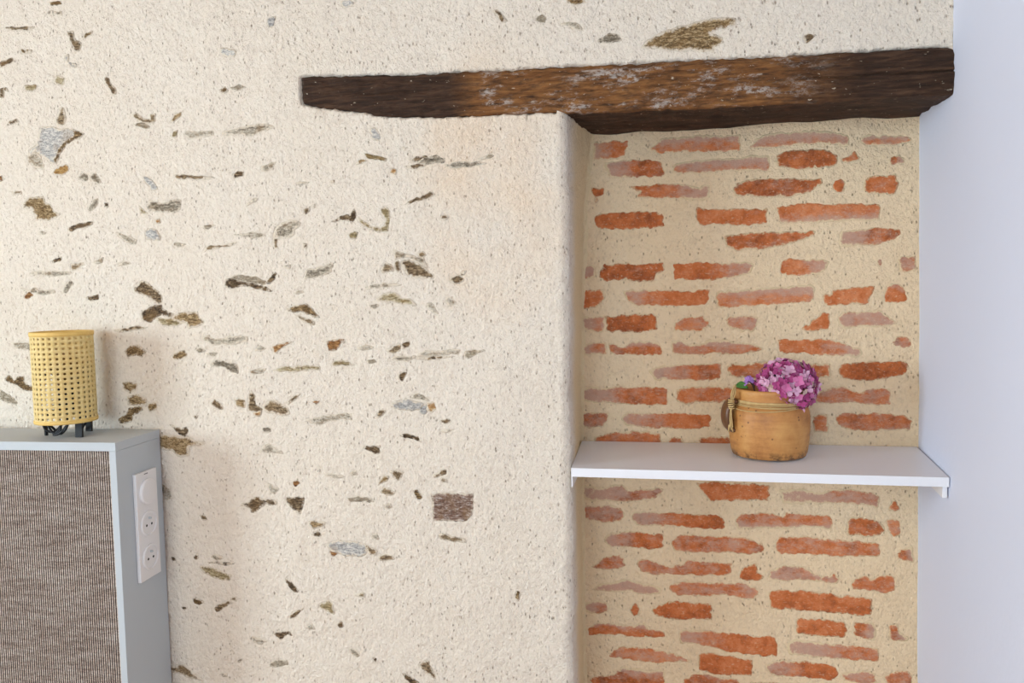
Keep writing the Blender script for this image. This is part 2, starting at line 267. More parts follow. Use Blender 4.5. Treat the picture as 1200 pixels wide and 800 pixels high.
# ------------------------------------------------------------------ traced stones and bricks (pixels of the photograph)
STONES = '''O 57,3 62,2 70,2 71,4 66,6 59,5|D 5,33 12,31.5 40,31.5 39,34 18,35.5 8,34|G 50,15 58,13 71,14 72,18 66,16 56,17|D 78,37 84,37 87,46 95,50 93,59 88,60 84,52
O 96,44 101,39 108,37 105,41 99,45|B 76,66 80,63 79,70 75,70|B 80,73 88,74 90,77 82,76|D 0,73 14,68 15,72 6,76 0,78|O 23,58 36,58.5 35,61 25,61|Y 61,94 66,89 75,91 74,97 72,99 63,98
Y 28,101 43,99 42,104 36,107 30,105|D 0,104 8,103 10,107 4,106 3,114 0,113|D 123,89 127,91 130,99 135,104 136,110 132,111 130,105 124,98|D 71,123 74,127 77,140 75,147 67,147 66,139 70,128
D 6,149 12,142 19,140 22,143 14,144|O 199,144 206,133 213,132 211,136 203,143|D 155,135 160,133 168,140 176,140 176,134 182,133 181,142 176,144 166,143|T 159,145 168,144 176,148 172,150 160,147
B 48,149 60,148 70,152 78,151 86,152 90,157 84,163 74,168 70,176 66,190 62,192 57,188 50,182 42,176 36,182 35,176 44,170 46,160|O 86,152 99,157 94,161 84,165 77,171 71,179 66,192 64,188 70,174 78,165 88,159|T 33,184 42,177 48,184 53,195 50,198 42,196 35,190|M 63,202 70,196 78,194 82,198 74,204 65,205
G 91,208 98,203 103,206 102,212|G 104,206 112,203 118,213 116,215 108,211|B 166,208 172,207 180,214 185,221 178,222 174,216|D 204,206 212,205 228,206 252,209 240,210 220,209 210,210
O 33,232 50,230 52,237 60,241 62,247 70,251 66,255 56,258 42,257 40,250 38,244 28,243 27,240|G 104,246 108,235 114,233 115,239 107,248|D 123,238 127,237 127,243 123,242|G 172,241 176,235 190,238 200,236 206,234 212,235 211,245 204,249 188,248 174,245
Y 162,242 166,245 172,248 174,251 165,249|R 182,257 187,257 188,261 183,262|D 80,267 86,264 100,261 108,260 108,263 92,267 82,271|T 134,272 148,276 160,281 158,286 150,284 142,278|B 170,272 176,268 184,270 188,281 180,281 172,280|T 200,285 208,285 218,286.5 208,289
D 60,306 72,301 70,305 62,308|D 82,310 90,309 99,307 92,312 88,316 82,317|T 109,307 120,302 119,308 112,309|T 136,310 148,307 153,309 142,311|G 37,319 60,318 84,319 80,321 62,323 36,321|D 12,225 24,224 25,227 16,227|R 0,207 3,206 3,211 0,212|T 46,271 54,272 50,275
G 23,338 35,340 40,337 44,340 63,340 64,343 50,345 38,342|R 27,346 34,342 38,346 30,350|G 76,335 82,328 84,332 78,342 74,342|D 100,349 106,347 115,346 115,351 106,352|D 164,330 168,328 175,334 190,346 190,355 186,356 172,347 158,342 157,338
D 167,364 180,358 188,357 190,362 203,368 200,371 190,369 182,372 176,377 168,376 166,371|O 200,372 210,367 232,365 234,372 240,377 236,381 222,384 220,378 210,377|Y 182,373 200,372 216,379 205,382 190,381|O 147,412 152,406 160,404 165,408 171,412 166,418 158,416 150,418|O 200,417 206,414 216,411 219,416 212,421 203,420
D 133,387 148,385 160,382 172,383.5 160,386 140,389|T 14,403 24,402 42,404 42,410 30,410 16,407|O 5,443 10,440 16,447 20,442 28,440 26,447 34,453 44,454 36,458 28,456 16,450 8,447|T 0,457 8,461 22,471 20,474 8,471 0,468
O 142,449 152,447 161,450 160,456 152,461 146,456|O 150,465 158,461 170,467 172,474 160,476 150,474|O 150,478 164,474 168,480 158,485 154,494 142,496 139,490 148,486|O 173,474 182,471 184,478 176,482
O 186,509 218,512 230,517 241,518 240,521 226,522 220,524 222,534 212,536 200,528 186,524|D 199,497 206,501 214,503 219,499 221,504 217,511 208,506|D 227,487 232,487.5 230,491|G 308,503 312,501 318,501 317,506 309,506|G 304,530 310,522 316,520 319,525 328,528 331,531 316,530
T 314,566 322,572 327,573 322,579 317,576|D 291,589 296,583 302,582 308,585 320,586 326,589 323,592 312,590 306,594 300,599 294,600 293,595 280,591 288,590|D 334,583 348,582 358,582 355,592 353,603 344,596 338,590|R 343,565 348,563 351,566 346,571|O 362,610 372,611 382,612 379,616 368,619 365,615
D 366,625 374,623 378,627 368,628|T 357,493 372,489 384,487 400,485 412,485 412,492 400,491 386,493 374,497 366,495|D 235,604 240,604 244,608 238,609|T 408,585 420,582 432,583.5 440,588 424,586 412,587|T 190,566 200,574 200,584 192,586|G 411,553 418,552 419,556 413,557|T 380,555.5 394,556 404,558.5 392,559
D 202,653 205,653 207,656 203,656|D 228,652 231,648 233,653 230,656|G 246,651 252,650 262,655 254,656|G 244,658.5 260,659.5 276,659 264,662|Y 233,661 240,664 250,665 262,671 270,674 269,680 258,679 244,674 238,669|R 387,646 393,645 398,648 390,651
D 335,677 342,682 348,688 351,693 345,693 340,688|Y 374,709 386,702 390,708 392,721 382,714 374,712|D 338,724 344,718 356,711 352,716 342,725|O 226,701 233,703 239,705 234,709 228,707|D 213,711 220,711 216,714.5|D 250,713 256,709 268,704 272,706 264,711 254,717|D 270,701 276,700 276,704 270,703
D 320,742 328,740 338,740 345,744 336,743 329,749|T 297,745 304,748 314,750 306,755 298,752|D 396,731 401,728 404,733 399,735|T 316,778 324,774 336,774 338,778 326,781 317,781|D 196,781 206,780 214,777 220,781 224,786 232,792 238,796 222,794 210,789 196,785|T 260,789 266,788 267,792 262,792|T 278,774 284,772 280,776
G 409,759 413,760 422,767 418,770 412,766|D 437,770 441,771.5 440,775|T 358,734 366,732 369,736 362,737|D 258,106 264,102 267,106 260,108|T 270,104 280,99 288,102 278,105|B 260,58 268,57 278,61 276,66 266,66 260,63|B 314,24 322,20 324,18 321,30 316,32|B 400,2 410,0 414,4 406,9 402,7
T 214,155 222,154 228,155 250,153 250,158 232,160 222,162|G 260,155 280,150 300,146 312,146 322,149 308,154 298,158 280,157 262,158|Y 203,154 208,152 207,160 201,161|D 273,205 279,201 286,202 284,206 275,208|G 306,196 314,193 325,190 320,196 312,200|T 346,216 352,213 363,214 355,216|T 289,240 298,233 303,233 300,237
D 357,247 363,242 362,248 358,251|D 366,242 369,239.5 368,243.5|D 388,260 400,253 410,252 415,245 417,253 412,263 408,257 398,257|Y 409,275 415,271 420,273 417,279 411,279|Y 444,245 452,243 456,247 457,262 454,270 444,271 432,268 424,262 418,254 426,259 434,265 446,267 452,264 452,256 448,250
G 319,277 324,268 330,262 340,258 350,259 351,264 344,268 344,274 340,278 328,279|D 320,279 324,280 324,287 326,291 321,288|T 274,274 284,275 294,272 306,273 312,277 300,278 286,277|T 237,266 246,263 252,264 244,268|D 238,295 246,288 252,288 262,287 278,284 270,288 258,290 248,291|Y 428,180 436,182 453,186 452,189 440,187 430,185
O 417,193 422,188 431,188 424,192|R 387,213 392,211 391,215|G 356,327 360,316 376,314 386,309 391,308 388,317 378,323 364,325|T 330,312 340,310 339,315|D 355,285 359,286 359,291 356,289|D 265,328 272,327 284,330 300,333 312,336 319,341 308,340 296,336 282,335 270,338 265,334|T 270,326 280,322 300,324.5 312,330 310,334 296,331 280,328
D 312,331 318,324 322,319 324,321 320,328 316,332|T 345,342 352,340 355,342 350,345 346,345|O 334,361 338,362 348,358 358,356 366,362 374,372 364,369 352,364 344,366 338,364|D 345,368 356,372 368,378 366,380 354,375|G 238,396 244,394 252,397 274,395 291,395 290,399 276,402 250,403 243,399
T 230,410 236,408.5 242,411 234,413|T 243,414 256,413 252,417|R 320,406 330,402 342,400 336,404 328,408 325,414 322,412|T 298,411 306,405 312,408 308,410|R 383,400 394,398 402,397 398,404 393,410 385,410|G 247,426 256,422 268,425 276,426 280,433 279,437 268,433 264,429 250,428
T 294,435 304,433 313,432 306,437 298,438|Y 320,433 332,429 344,430 360,428 374,430 376,433 362,433 344,435 330,435|Y 389,424 396,422 408,425 414,428 400,427 394,429 390,427|D 247,473 252,468 258,472 262,479 256,480|O 275,468 280,467 288,468 287,477 278,476|D 291,475 293,462 295,457 299,464 301,474 308,480 306,485 296,482 290,480
D 308,475 316,469 324,470 338,478 340,484 334,487 318,484 309,480|R 298,483 306,482 304,487 299,487|D 336,472 344,465 352,461 346,468 338,473|R 366,469 374,470 370,473|T 418,408 430,405 438,406.5 424,411|T 430,423 438,421 441,424 433,426|B 434,152 439,150 446,158 446,164 440,164 436,158
D 479,188 488,184 500,182 502,187 492,189|G 490,190 502,184 512,182 521,186 521,191 510,191 500,193|D 474,196 486,193 500,193 490,197|G 522,195 536,190 548,191 570,190 560,193 540,196|T 560,186 572,182 580,183 572,186|D 474,240 484,234 494,230 504,225 510,228 500,232 488,236|D 516,254 521,252 525,254 522,257
R 459,197 464,198 464,204 459,202|D 472,173 478,172 474,176|D 470,309 474,304 484,306 492,310 500,316 507,321 508,325 500,326 484,324 476,322 474,314|G 462,294 470,296 484,300 496,303 500,313 490,306 476,301 464,303|D 463,308 467,305 469,316 465,318|D 446,316 452,308 458,310 461,318 454,318 448,319|D 490,297 495,295 499,299 493,301
D 526,330 534,322 543,325 543,329 538,332|D 538,322 547,316 544,321.5|G 428,338 436,334 446,334 448,332 471,333 464,335 448,335.5 436,338.5|Y 441,350 450,345 462,343 470,349 480,350 488,358 474,356 472,357 458,353 446,353|G 433,358 440,356 444,357 440,361|T 500,356 505,355 511,362 513,368 506,365|T 521,350 525,347 530,350 534,354 528,359 524,356
D 453,411 460,407 468,403 470,411 460,413|D 471,404 476,399 480,401 478,406 473,408|G 456,420 470,418 486,417 486,420 470,423|T 488,416 498,412 510,412 524,411 540,409 536,414 520,416 500,417.5|D 487,421 490,418.5 505,418.5 532,418 516,420 498,421.5|T 544,411 568,411 558,415 548,420 544,417|D 468,438 472,436 476,436 473,441 470,446 468,444
B 457,475 468,470 480,468 490,472 496,474 490,480 478,481 464,478|R 500,473 508,472 512,479 506,484 500,482|B 491,481 499,474 500,483 496,486|T 482,465 488,461 494,464 503,470 494,468.5|D 442,489 444,481 452,481 448,486|D 468,510 474,508 482,510 490,512 492,517 486,514.5 476,512|D 424,523 434,522 444,523 446,531 440,531 430,526
D 516,493 522,491 526,492 524,496|T 518,505 524,504 532,503 524,507|D 455,552 464,551 473,553 470,559 467,562 462,557|O 443,567 450,557 455,557 452,563 446,566|D 447,577 450,570 456,573 464,577 458,580|O 484,575 488,574 494,583 490,586 486,580|D 507,556 513,555 520,549 524,550 523,555 514,557 509,559|G 517,560 523,562 524,566 518,564
W 506,580 518,578 540,579 555,579 554,592 553,602 546,610 534,611 520,610 508,610 507,596|D 514,627 518,626 530,629 545,633 546,636 530,634 516,631|T 450,592 458,590 459,594 452,595|B 383,638 394,633 408,635 420,635 430,640 430,647 424,651 404,650 390,645|D 427,637 436,642 443,646 440,650 434,649 431,643|D 444,652 452,650 459,651 463,655 446,656
T 436,627 442,625 444,631 438,631|Y 416,697 424,694 428,695 429,699|O 603.5,700 606,692 608.5,693 606.5,703|D 490,779 497,776 503,776 507,786 511,796 504,792 497,787|D 471,788 480,793 490,800 484,803 477,797|D 578,12 582,12 588,18 594,25 588,26 584,19|T 629,22 634,17 640,22 638,26 630,25|G 656,28 666,26 676,28 686,35 678,35 668,30
G 700,48 708,44 712,39 722,41 728,47 718,49 708,50|O 752,56 760,46 776,38 798,30 806,29 820,25 836,22 850,21 862,22 862,28 850,33 838,35 832,40 846,44 848,50 836,55 838,60 826,60 812,57 800,59 780,58 766,56|D 943,42 950,40 957,42 952,48 945,51|O 664,1 676,0 686,2 678,5 666,4'''
# brick: fade amount + sides the lime wash runs in from, then outline
BRICKS = '''.2L 694,168 700,166 728,165 739,165 737,172 732,182 715,187 694,188 697,175|.3T 760,175 772,164 800,159 840,158 867,158 867,177 850,178 800,178 775,180|.2L 708,190 730,187 772,187 778,198 778,207 740,208 713,208|.45T 786,200 792,192 810,188 870,183 902,180 902,199 880,200 860,200 800,204 788,201
.05 693,221 707,221 707,227 700,231 698,238 696,230|.25R 738,219 745,217 762,217 770,215 795,215 808,216 820,220 824,215 832,216 833,232 820,234 770,232 742,231 750,225|.25 858,224 865,215 880,210 910,210 940,210 962,209 964,214 950,224 930,229 900,230 880,228 862,229|.1R 977,213 983,209 989,210 993,213 989,222 984,225 977,221|.2 1014,211 1018,207 1030,206 1050,205 1052,213 1051,222 1045,227 1020,227 1013,222
.45T 878,172 890,160 910,155 950,152 990,156 996,160 995,170 980,169 940,168 912,172 890,174|.35T 1008,160 1020,157 1050,158 1066,158 1072,164 1060,168 1040,170 1016,171 1010,166|.15 911,182 920,177 950,176 968,175 975,180 981,182 981,191 970,195 940,197 915,195 912,190|.25 986,187 994,184 1000,181 1003,177 1004,182 1008,185 1006,188 996,189 988,189|.35R 1042,184 1048,183 1055,180 1060,184 1061,191 1050,193 1044,193
0 697,254 705,251 740,248 770,249 776,252 777,264 770,266 720,268 700,267|.1 816,244 830,246 850,245 860,244 885,246 895,247 900,244 898,252 898,261 880,263 845,263 838,261 830,262 824,264 817,257|.15B 911,243 930,239 950,238 975,240 1000,238 1025,239 1032,240 1032,257 1020,259 1000,258 950,261 915,262 912,250|.25 849,277 860,275 880,273 920,272 955,271 953,276 940,280 920,286 900,290 880,292 875,292 862,293 852,287|.3L 983,270 1000,269 1024,267 1046,266 1056,269 1055,275 1048,282 1030,286 990,289 984,286
.6 681,312 690,310 697,312 698,325 690,328 681,327|.1 706,310 720,310 750,310 776,309 778,316 770,321 766,328 750,329 736,328 733,326 728,329 708,328 703,325|.1R 788,309 800,308 830,307 850,309 860,307 876,306 886,309 880,318 870,323 850,326 838,328 800,328 790,327|.2R 914,310 922,303 940,304 965,303 972,306 968,314 960,322 940,322 925,323 915,319|.4 1028,304 1034,303 1036,308 1031,313|.45 1053,300 1062,299 1073,299 1073,317 1062,319 1054,318
.2 679,341 690,340 706,340 708,350 704,356 690,361 680,361|.05L 729,341 745,340 790,340 812,342 826,339 831,339 831,350 828,356 810,358 780,359 745,358 735,352|.3T 839,350 842,341 860,340 880,338 900,337 930,335 950,334 956,336 955,349 945,354 920,357 890,358 870,359 842,360|.1 965,346 976,345 977,340 1000,337 1024,335 1022,342 1016,354 1012,356 1005,354 990,356 972,357 967,354|.1T 1035,345 1040,334 1052,332 1058,336 1064,349 1060,353 1045,354 1035,354
.45L 681,372 690,370 708,371 708,389 700,389 694,388 682,388|.1 711,372 730,370 765,369 769,372 769,387 750,389 730,388 726,386 718,389 712,388|.35 790,378 800,373 824,369 826,376 831,376 830,382 824,388 800,388 790,388|.5 848,374 856,370 870,370 888,371 888,376 885,388 870,388 860,385 850,380|.05 938,386 950,379 958,372 964,367 971,367 972,386 960,386 945,386|.6 982,370 990,365 1010,364 1030,363 1040,369 1050,376 1053,380 1040,382 1010,383 990,384 982,380
.4L 681,405 690,402 710,402 711,415 700,416 683,416|.25T 712,402 722,403 730,408 740,400 760,399 772,403 777,410 776,416 740,416 715,416|.35T 785,400 795,398 810,404 820,403 830,398 850,398 875,401 890,405 894,410 880,414 860,416 840,414 820,416 800,415 788,413|.15R 912,397 930,398 970,397 990,402 1005,407 1012,413 1010,418 980,417 955,416 940,414 920,415 913,412|.4 1044,402 1050,394 1062,393 1068,400 1068,408 1060,409 1050,406
.3L 759,434 770,430 790,427 820,426 845,426 845,444 830,446 790,446 768,445|.25 853,430 860,426 872,427 890,425 910,426 960,427 972,427 973,441 960,442 920,443 870,442 856,440|.05 983,434 986,427 1010,426 1040,424 1062,423 1064,430 1060,438 1030,444 1000,445 988,442
.25L 681,455 690,453 710,456 722,452 740,454 760,453 783,455 783,474 760,475 720,473 690,471 682,468|.25 794,456 810,454 840,454 870,455 872,470 860,470 830,471 800,473 794,470|.4 955,462 964,457 975,453 990,453 1000,458 1008,460 1020,455 1044,455 1044,474 1020,475 1000,472 975,474 955,472|.4 680,486 690,484 712,483 714,490 708,499 690,502 680,500|.15L 728,490 735,482 760,484 800,484 833,485 833,500 815,503 780,502 750,501 733,497
.25 952,487 968,486 971,500 970,507 955,507|.3 978,488 990,484 1030,484 1060,485 1069,492 1068,504 1040,504 1010,506 990,503 982,497|.25 697,512 715,508 735,507 760,506 774,509 776,523 740,523 698,521|.2 784,514 792,512 800,514 800,524 784,523|.2 820,514 835,513 856,514 856,524 820,524
.4L 682,568 700,571 730,568 738,577 745,575 752,572 762,573 770,571 780,572 775,578 770,584 750,587 730,589 700,588 682,585|.1 816,566 840,566 880,567 901,569 901,586 880,586 850,586 835,587 828,580|.5L 912,574 940,572 960,577 975,574 1000,573 1020,576 1030,580 1030,595 1010,592 980,590 950,590 918,591|.25 1040,597 1045,590 1048,583 1051,590 1054,596 1048,598
.45 682,594 690,592 710,592 725,595 733,600 731,608 722,612 710,613 690,610 683,608|.15L 738,605 742,599 760,599 790,600 820,603 840,602 848,606 851,612 850,621 820,619 790,616 755,616 745,615 740,610|.3B 861,608 870,602 890,601 905,602 918,606 920,600 945,603 960,603 970,603 976,610 976,620 950,618 930,619 900,620 870,620 863,616|.25 993,612 1000,606 1015,607 1030,610 1037,620 1030,626 1010,627 994,626|.3 1038,610 1045,607 1055,608 1055,626 1048,628 1042,622 1040,618
.2L 706,632 715,625 740,622 760,625 777,625 778,642 770,644 735,641 718,642 710,638|.35 786,636 795,626 830,628 870,629 885,633 896,640 894,648 880,650 850,647 820,648 790,645|.3 909,640 912,629 940,629 970,632 1000,633 1030,636 1031,645 1030,652 1010,651 980,652 950,650 915,650 910,646|.25R 1052,648 1060,642 1070,638 1071,650 1070,658 1060,657 1053,652
.35 690,664 700,660 706,653 718,649 730,652 733,664 720,667 700,667|.35 745,660 748,655 760,655 772,660 785,664 800,660 806,656 830,658 858,660 858,674 840,675 800,674 765,673 750,670|.05 866,676 872,666 880,663 886,661 888,670 895,676 890,679 875,680|.5 898,677 905,667 920,662 945,664 955,672 965,676 980,671 983,680 982,685 960,682 930,681 905,680|.3 996,684 1005,676 1012,673 1020,678 1030,673 1048,673 1050,690 1040,695 1020,692 1000,690
.7 686,693 700,686 720,682 735,678 750,682 765,685 774,690 774,696 755,697 735,693 710,695 690,693|.4 783,685 800,681 830,683 850,683 870,684 885,688 888,694 885,703 870,701 850,698 820,699 795,698 785,693|.1 902,695 910,692 940,693 970,696 985,700 995,698 1010,700 1020,702 1022,710 1020,720 1005,719 980,717 950,716 925,713 904,713
.45L 682,706 700,704 712,706 714,716 705,720 686,718|.2 739,714 744,707 748,712 749,720 742,721|.1 763,716 772,709 785,705 810,707 833,709 834,724 815,726 790,725 770,722|.1 933,726 940,725 960,726 990,729 992,736 990,746 970,746 945,743 933,740|.25R 1001,729 1010,728 1025,730 1027,740 1025,750 1010,748 1001,745|.35R 1041,731 1050,731 1054,738 1060,745 1066,746 1060,752 1045,749 1041,744
.2T 688,735 700,729 720,730 740,734 755,729 760,736 778,738 780,748 750,747 715,743 690,744|.1L 795,742 800,738 830,740 860,741 890,747 900,745 910,748 910,768 895,768 870,766 845,762 810,755 797,753|.35L 922,753 930,749 960,752 990,755 1010,757 1030,760 1029,775 1010,774 985,772 955,770 925,766
.35 708,770 725,757 745,757 765,760 785,765 805,771 812,778 800,776 770,777 740,774 725,771|.05 819,768 830,767 860,770 882,774 881,791 860,791 835,789 820,784|.1L 897,780 905,774 930,774 960,777 980,780 983,790 975,797 950,794 920,793 900,790|.5 985,790 1000,786 1015,785 1025,788 1027,800 1010,802 990,798|.35 1036,792 1045,787 1065,786 1070,792 1068,806 1040,805
.2T 690,795 705,791 720,790 727,782 745,783 760,786 780,785 778,806 730,806 695,804|.3 800,797 815,789 840,793 865,796 870,808 835,810 806,808|.2 880,799 900,800 940,801 960,806 958,816 920,818 884,816'''
def parse(t): return [(p.split(' ', 1)[0], [tuple(map(float, q.split(','))) for q in p.split(' ')[1:]]) for l in t.strip().split('\n') for p in l.split('|')]
STONES = parse(STONES); BRICKS = parse(BRICKS)
_cy = lambda p: sum(q[1] for q in p) / len(p)
STONES += [(t, [(-x - 6, y * .98 + 9) for x, y in p][::-1]) for t, p in STONES if max(q[0] for q in p) < 260 and min(q[0] for q in p) > 1 and _cy(p) < 500]
STONES += [(t, [(x + 24, y + 158) for x, y in p]) for t, p in STONES if 190 < p[0][0] < 420 and 655 < _cy(p) < 780]
BRICKS += [(t, [(x, y + 106 + .02 * (x - 860)) for x, y in p]) for t, p in BRICKS if 706 < _cy(p) < 815]

def to_plane(poly, Y): return np.array([onY(px, py, Y)[[0, 2]] for px, py in poly])
def ragged(P, step, amp, seed):
    out = []
    for a, b in zip(P, np.roll(P, -1, 0)):
        k = max(1, int(round(np.linalg.norm(b - a) / step)))
        for i in range(k): out.append(a + (b - a) * i / k)
    out = np.array(out)
    out[:, 0] += amp * fbm(out[:, 0], out[:, 1], 110, 3, seed); out[:, 1] += amp * fbm(out[:, 0], out[:, 1], 110, 3, seed + 9)
    return out
def inside(P, x, z):
    c = np.zeros(x.shape, bool)
    for a, b in zip(P, np.roll(P, -1, 0)):
        if a[1] == b[1]: continue
        k = ((a[1] > z) != (b[1] > z)) & (x < (b[0] - a[0]) * (z - a[1]) / (b[1] - a[1]) + a[0]); c ^= k
    return c
def edist(P, x, z):
    d = np.full(np.shape(x), 9.)
    for a, b in zip(P, np.roll(P, -1, 0)):
        ab = b - a; L = ab @ ab + 1e-12
        t = np.clip(((x - a[0]) * ab[0] + (z - a[1]) * ab[1]) / L, 0, 1)
        d = np.minimum(d, np.hypot(x - a[0] - t * ab[0], z - a[1] - t * ab[1]))
    return d
def outset(P, g):
    A = .5 * np.sum(P[:, 0] * np.roll(P[:, 1], -1) - np.roll(P[:, 0], -1) * P[:, 1])
    t = np.roll(P, -1, 0) - np.roll(P, 1, 0); t = t / (np.linalg.norm(t, axis=1)[:, None] + 1e-9)
    return P + np.stack([t[:, 1], -t[:, 0]], 1) * (g if A > 0 else -g)
def piece(name, P, Y, base, mat, parent, grid, seed, fade=0., sides='', rough=.0008, dome=.0, grow=.0014):
    """one stone or brick: an uneven face inside a ragged outline, with sides running back into the wall"""
    if edist(P, P[:, 0].mean(), P[:, 1].mean()) < .0045: base -= .0010          # slivers lie flush
    P = outset(P, grow)                                                         # tucked under the plaster's edge
    n = len(P); lo, hi = P.min(0), P.max(0)
    gx, gz = np.meshgrid(np.arange(lo[0] + grid / 2, hi[0], grid), np.arange(lo[1] + grid / 2, hi[1], grid))
    gx = gx.ravel(); gz = gz.ravel()
    if len(gx):
        ok = inside(P, gx, gz) & (edist(P, gx, gz) > grid * .45); gx, gz = gx[ok], gz[ok]
    pts = [Vector(p) for p in P] + [Vector(p) for p in zip(gx, gz)]
    v2, _, tri, ov, *_ = delaunay_2d_cdt(pts, [(i, (i + 1) % n) for i in range(n)], [], 1, 1e-7)
    v = np.array([(p.x, p.y) for p in v2])
    d = edist(P, v[:, 0], v[:, 1])
    e = np.clip((d - grow) / min(.007, max(.0012, .55 * (d.max() - grow))), 0, 1)
    y = Y + base - hlow(v[:, 0], v[:, 1]) - rough * fbm(v[:, 0], v[:, 1], 70, 3, seed) + dome * (1 - np.clip(d / .004, 0, 1)) ** 2
    verts = [(a, b, c) for (a, c), b in zip(v, y)]
    faces = [tuple(f) for f in tri]
    cnt = {}
    for f in faces:
        for i in range(len(f)):
            k = (f[i], f[(i + 1) % len(f)]); cnt[k] = cnt.get(k, 0) + 1
    rim = [k for k in cnt if (k[1], k[0]) not in cnt]
    idx = {}
    for a, b in rim:
        for q in (a, b):
            if q not in idx: idx[q] = len(verts); verts.append((verts[q][0], verts[q][1] + .006, verts[q][2]))
    faces += [(b, a, idx[a], idx[b]) for a, b in rim]
    u = (v - lo) / np.maximum(hi - lo, 1e-6)
    fd = np.full(len(v), fade)
    for s in sides:
        q = {'L': 1 - u[:, 0], 'R': u[:, 0], 'T': u[:, 1], 'B': 1 - u[:, 1]}[s]; fd = fd + .55 * np.clip(q * 1.6 - .6, 0, 1)
    ob = mesh_obj(name, verts, faces, mat, parent, True)
    me = ob.data
    a = me.attributes.new('edge', 'FLOAT', 'POINT'); a.data.foreach_set('value', np.concatenate([e, np.zeros(len(verts) - len(v))]).astype(np.float32))
    a = me.attributes.new('fade', 'FLOAT', 'POINT'); a.data.foreach_set('value', np.concatenate([fd, np.full(len(verts) - len(v), fade)]).astype(np.float32))
    return ob
def blur(D, k=1):
    for _ in range(k):
        D = (np.roll(D, 1, 0) + 2 * D + np.roll(D, -1, 0)) / 4; D = (np.roll(D, 1, 1) + 2 * D + np.roll(D, -1, 1)) / 4
    return D
def grid_mesh(name, V, quads, mat):
    me = bpy.data.meshes.new(name); nv, nq = len(V), len(quads)
    me.vertices.add(nv); me.vertices.foreach_set('co', V.astype(np.float32).ravel())
    me.loops.add(nq * 4); me.loops.foreach_set('vertex_index', quads.astype(np.int32).ravel())
    me.polygons.add(nq); me.polygons.foreach_set('loop_start', np.arange(0, nq * 4, 4, dtype=np.int32))
    me.update(calc_edges=True); me.validate()
    return link(name, me, mat, None, True)
def quads_of(I):
    return np.stack([I[:-1, :-1], I[:-1, 1:], I[1:, 1:], I[1:, :-1]], -1).reshape(-1, 4)

# ------------------------------------------------------------------ the beam's outline (needed by the wall around it)
BT = [(352, 90), (400, 89), (440, 88), (500, 86), (560, 83), (600, 82), (640, 78), (700, 76), (760, 73), (820, 70), (880, 67), (940, 64), (1000, 61), (1060, 57), (1100, 54), (1116, 56)]
BB = [(352, 121), (372, 126), (400, 129), (425, 132), (440, 136), (470, 137), (520, 137), (560, 135), (600, 133), (640, 131), (669, 132), (720, 131), (780, 128), (840, 125), (892, 123), (967, 119), (1041, 114), (1116, 110)]
BK = [(640, 161), (691, 157), (780, 153.6), (873, 147.6), (985, 139), (1060, 136), (1090, 134)]
bt = to_plane(BT, 0); bb = to_plane(BB, 0); bk = to_plane(BK, YB)
beam_poly = ragged(np.concatenate([bt, bb[::-1]]), .006, .0022, 40)

# ------------------------------------------------------------------ wall_back: lime plaster with a rounded reveal into the niche
G = .0026
XC, ZM = -.33, 1.785
def xr(y, z): return .4745 - .010 * (z - 1.03) + .006 * (y / .24)
xs = np.concatenate([np.linspace(-3.4, -2.20, 18)[:-1], np.arange(-2.20, XC - G / 2, G), [XC]])
zs = np.concatenate([np.linspace(0, .32, 10)[:-1], np.arange(.32, ZM - G / 2, G), np.arange(ZM, 2.06, G), np.linspace(2.06, 2.6, 12)])
im = int(np.argmin(abs(zs - ZM)))
def front_field(X, Zz, polys):
    D = np.zeros(X.shape)
    for P, dep in polys:
        lo, hi = P.min(0) - .01, P.max(0) + .01
        ix = np.where((X[0] > lo[0]) & (X[0] < hi[0]))[0]; iz = np.where((Zz[:, 0] > lo[1]) & (Zz[:, 0] < hi[1]))[0]
        if len(ix) < 2 or len(iz) < 2: continue
        s = (slice(iz[0], iz[-1] + 1), slice(ix[0], ix[-1] + 1))
        D[s] = np.maximum(D[s], dep * inside(P, X[s], Zz[s]))
    return blur(D, 1)
stone_polys = [ragged(to_plane(p, 0), .0035, .0016, 60 + i) for i, (t, p) in enumerate(STONES)]
CRACKS = [[(200, 31), (208, 37), (215, 42), (230, 43)], [(160, 121), (180, 119.5), (200, 119), (212, 118)], [(440, 52), (452, 63), (462, 73)], [(495, 62), (502, 70), (510, 82)],
          [(330, 78), (345, 88), (352, 92)], [(108, 318), (112, 335), (114, 346)], [(208, 325), (212, 345), (211, 352)], [(455, 205), (412, 222), (428, 238), (444, 246)]]
crack_polys = []
for c in CRACKS[:7]:
    q = to_plane(c, 0); d = np.gradient(q, axis=0); nrm = np.stack([-d[:, 1], d[:, 0]], 1); nrm /= np.linalg.norm(nrm, axis=1)[:, None]
    crack_polys.append((np.concatenate([q + nrm * .0015, (q - nrm * .0015)[::-1]]), .003))
polys = [(P, .0045) for P in stone_polys] + crack_polys + [(beam_poly, .016)]
XA, ZA = np.meshgrid(xs, zs)
YA = -hlow(XA, ZA) - hhigh(XA, ZA) + front_field(XA, ZA, polys)
VA = np.stack([XA, YA, ZA], -1).reshape(-1, 3); IA = np.arange(len(VA)).reshape(XA.shape)
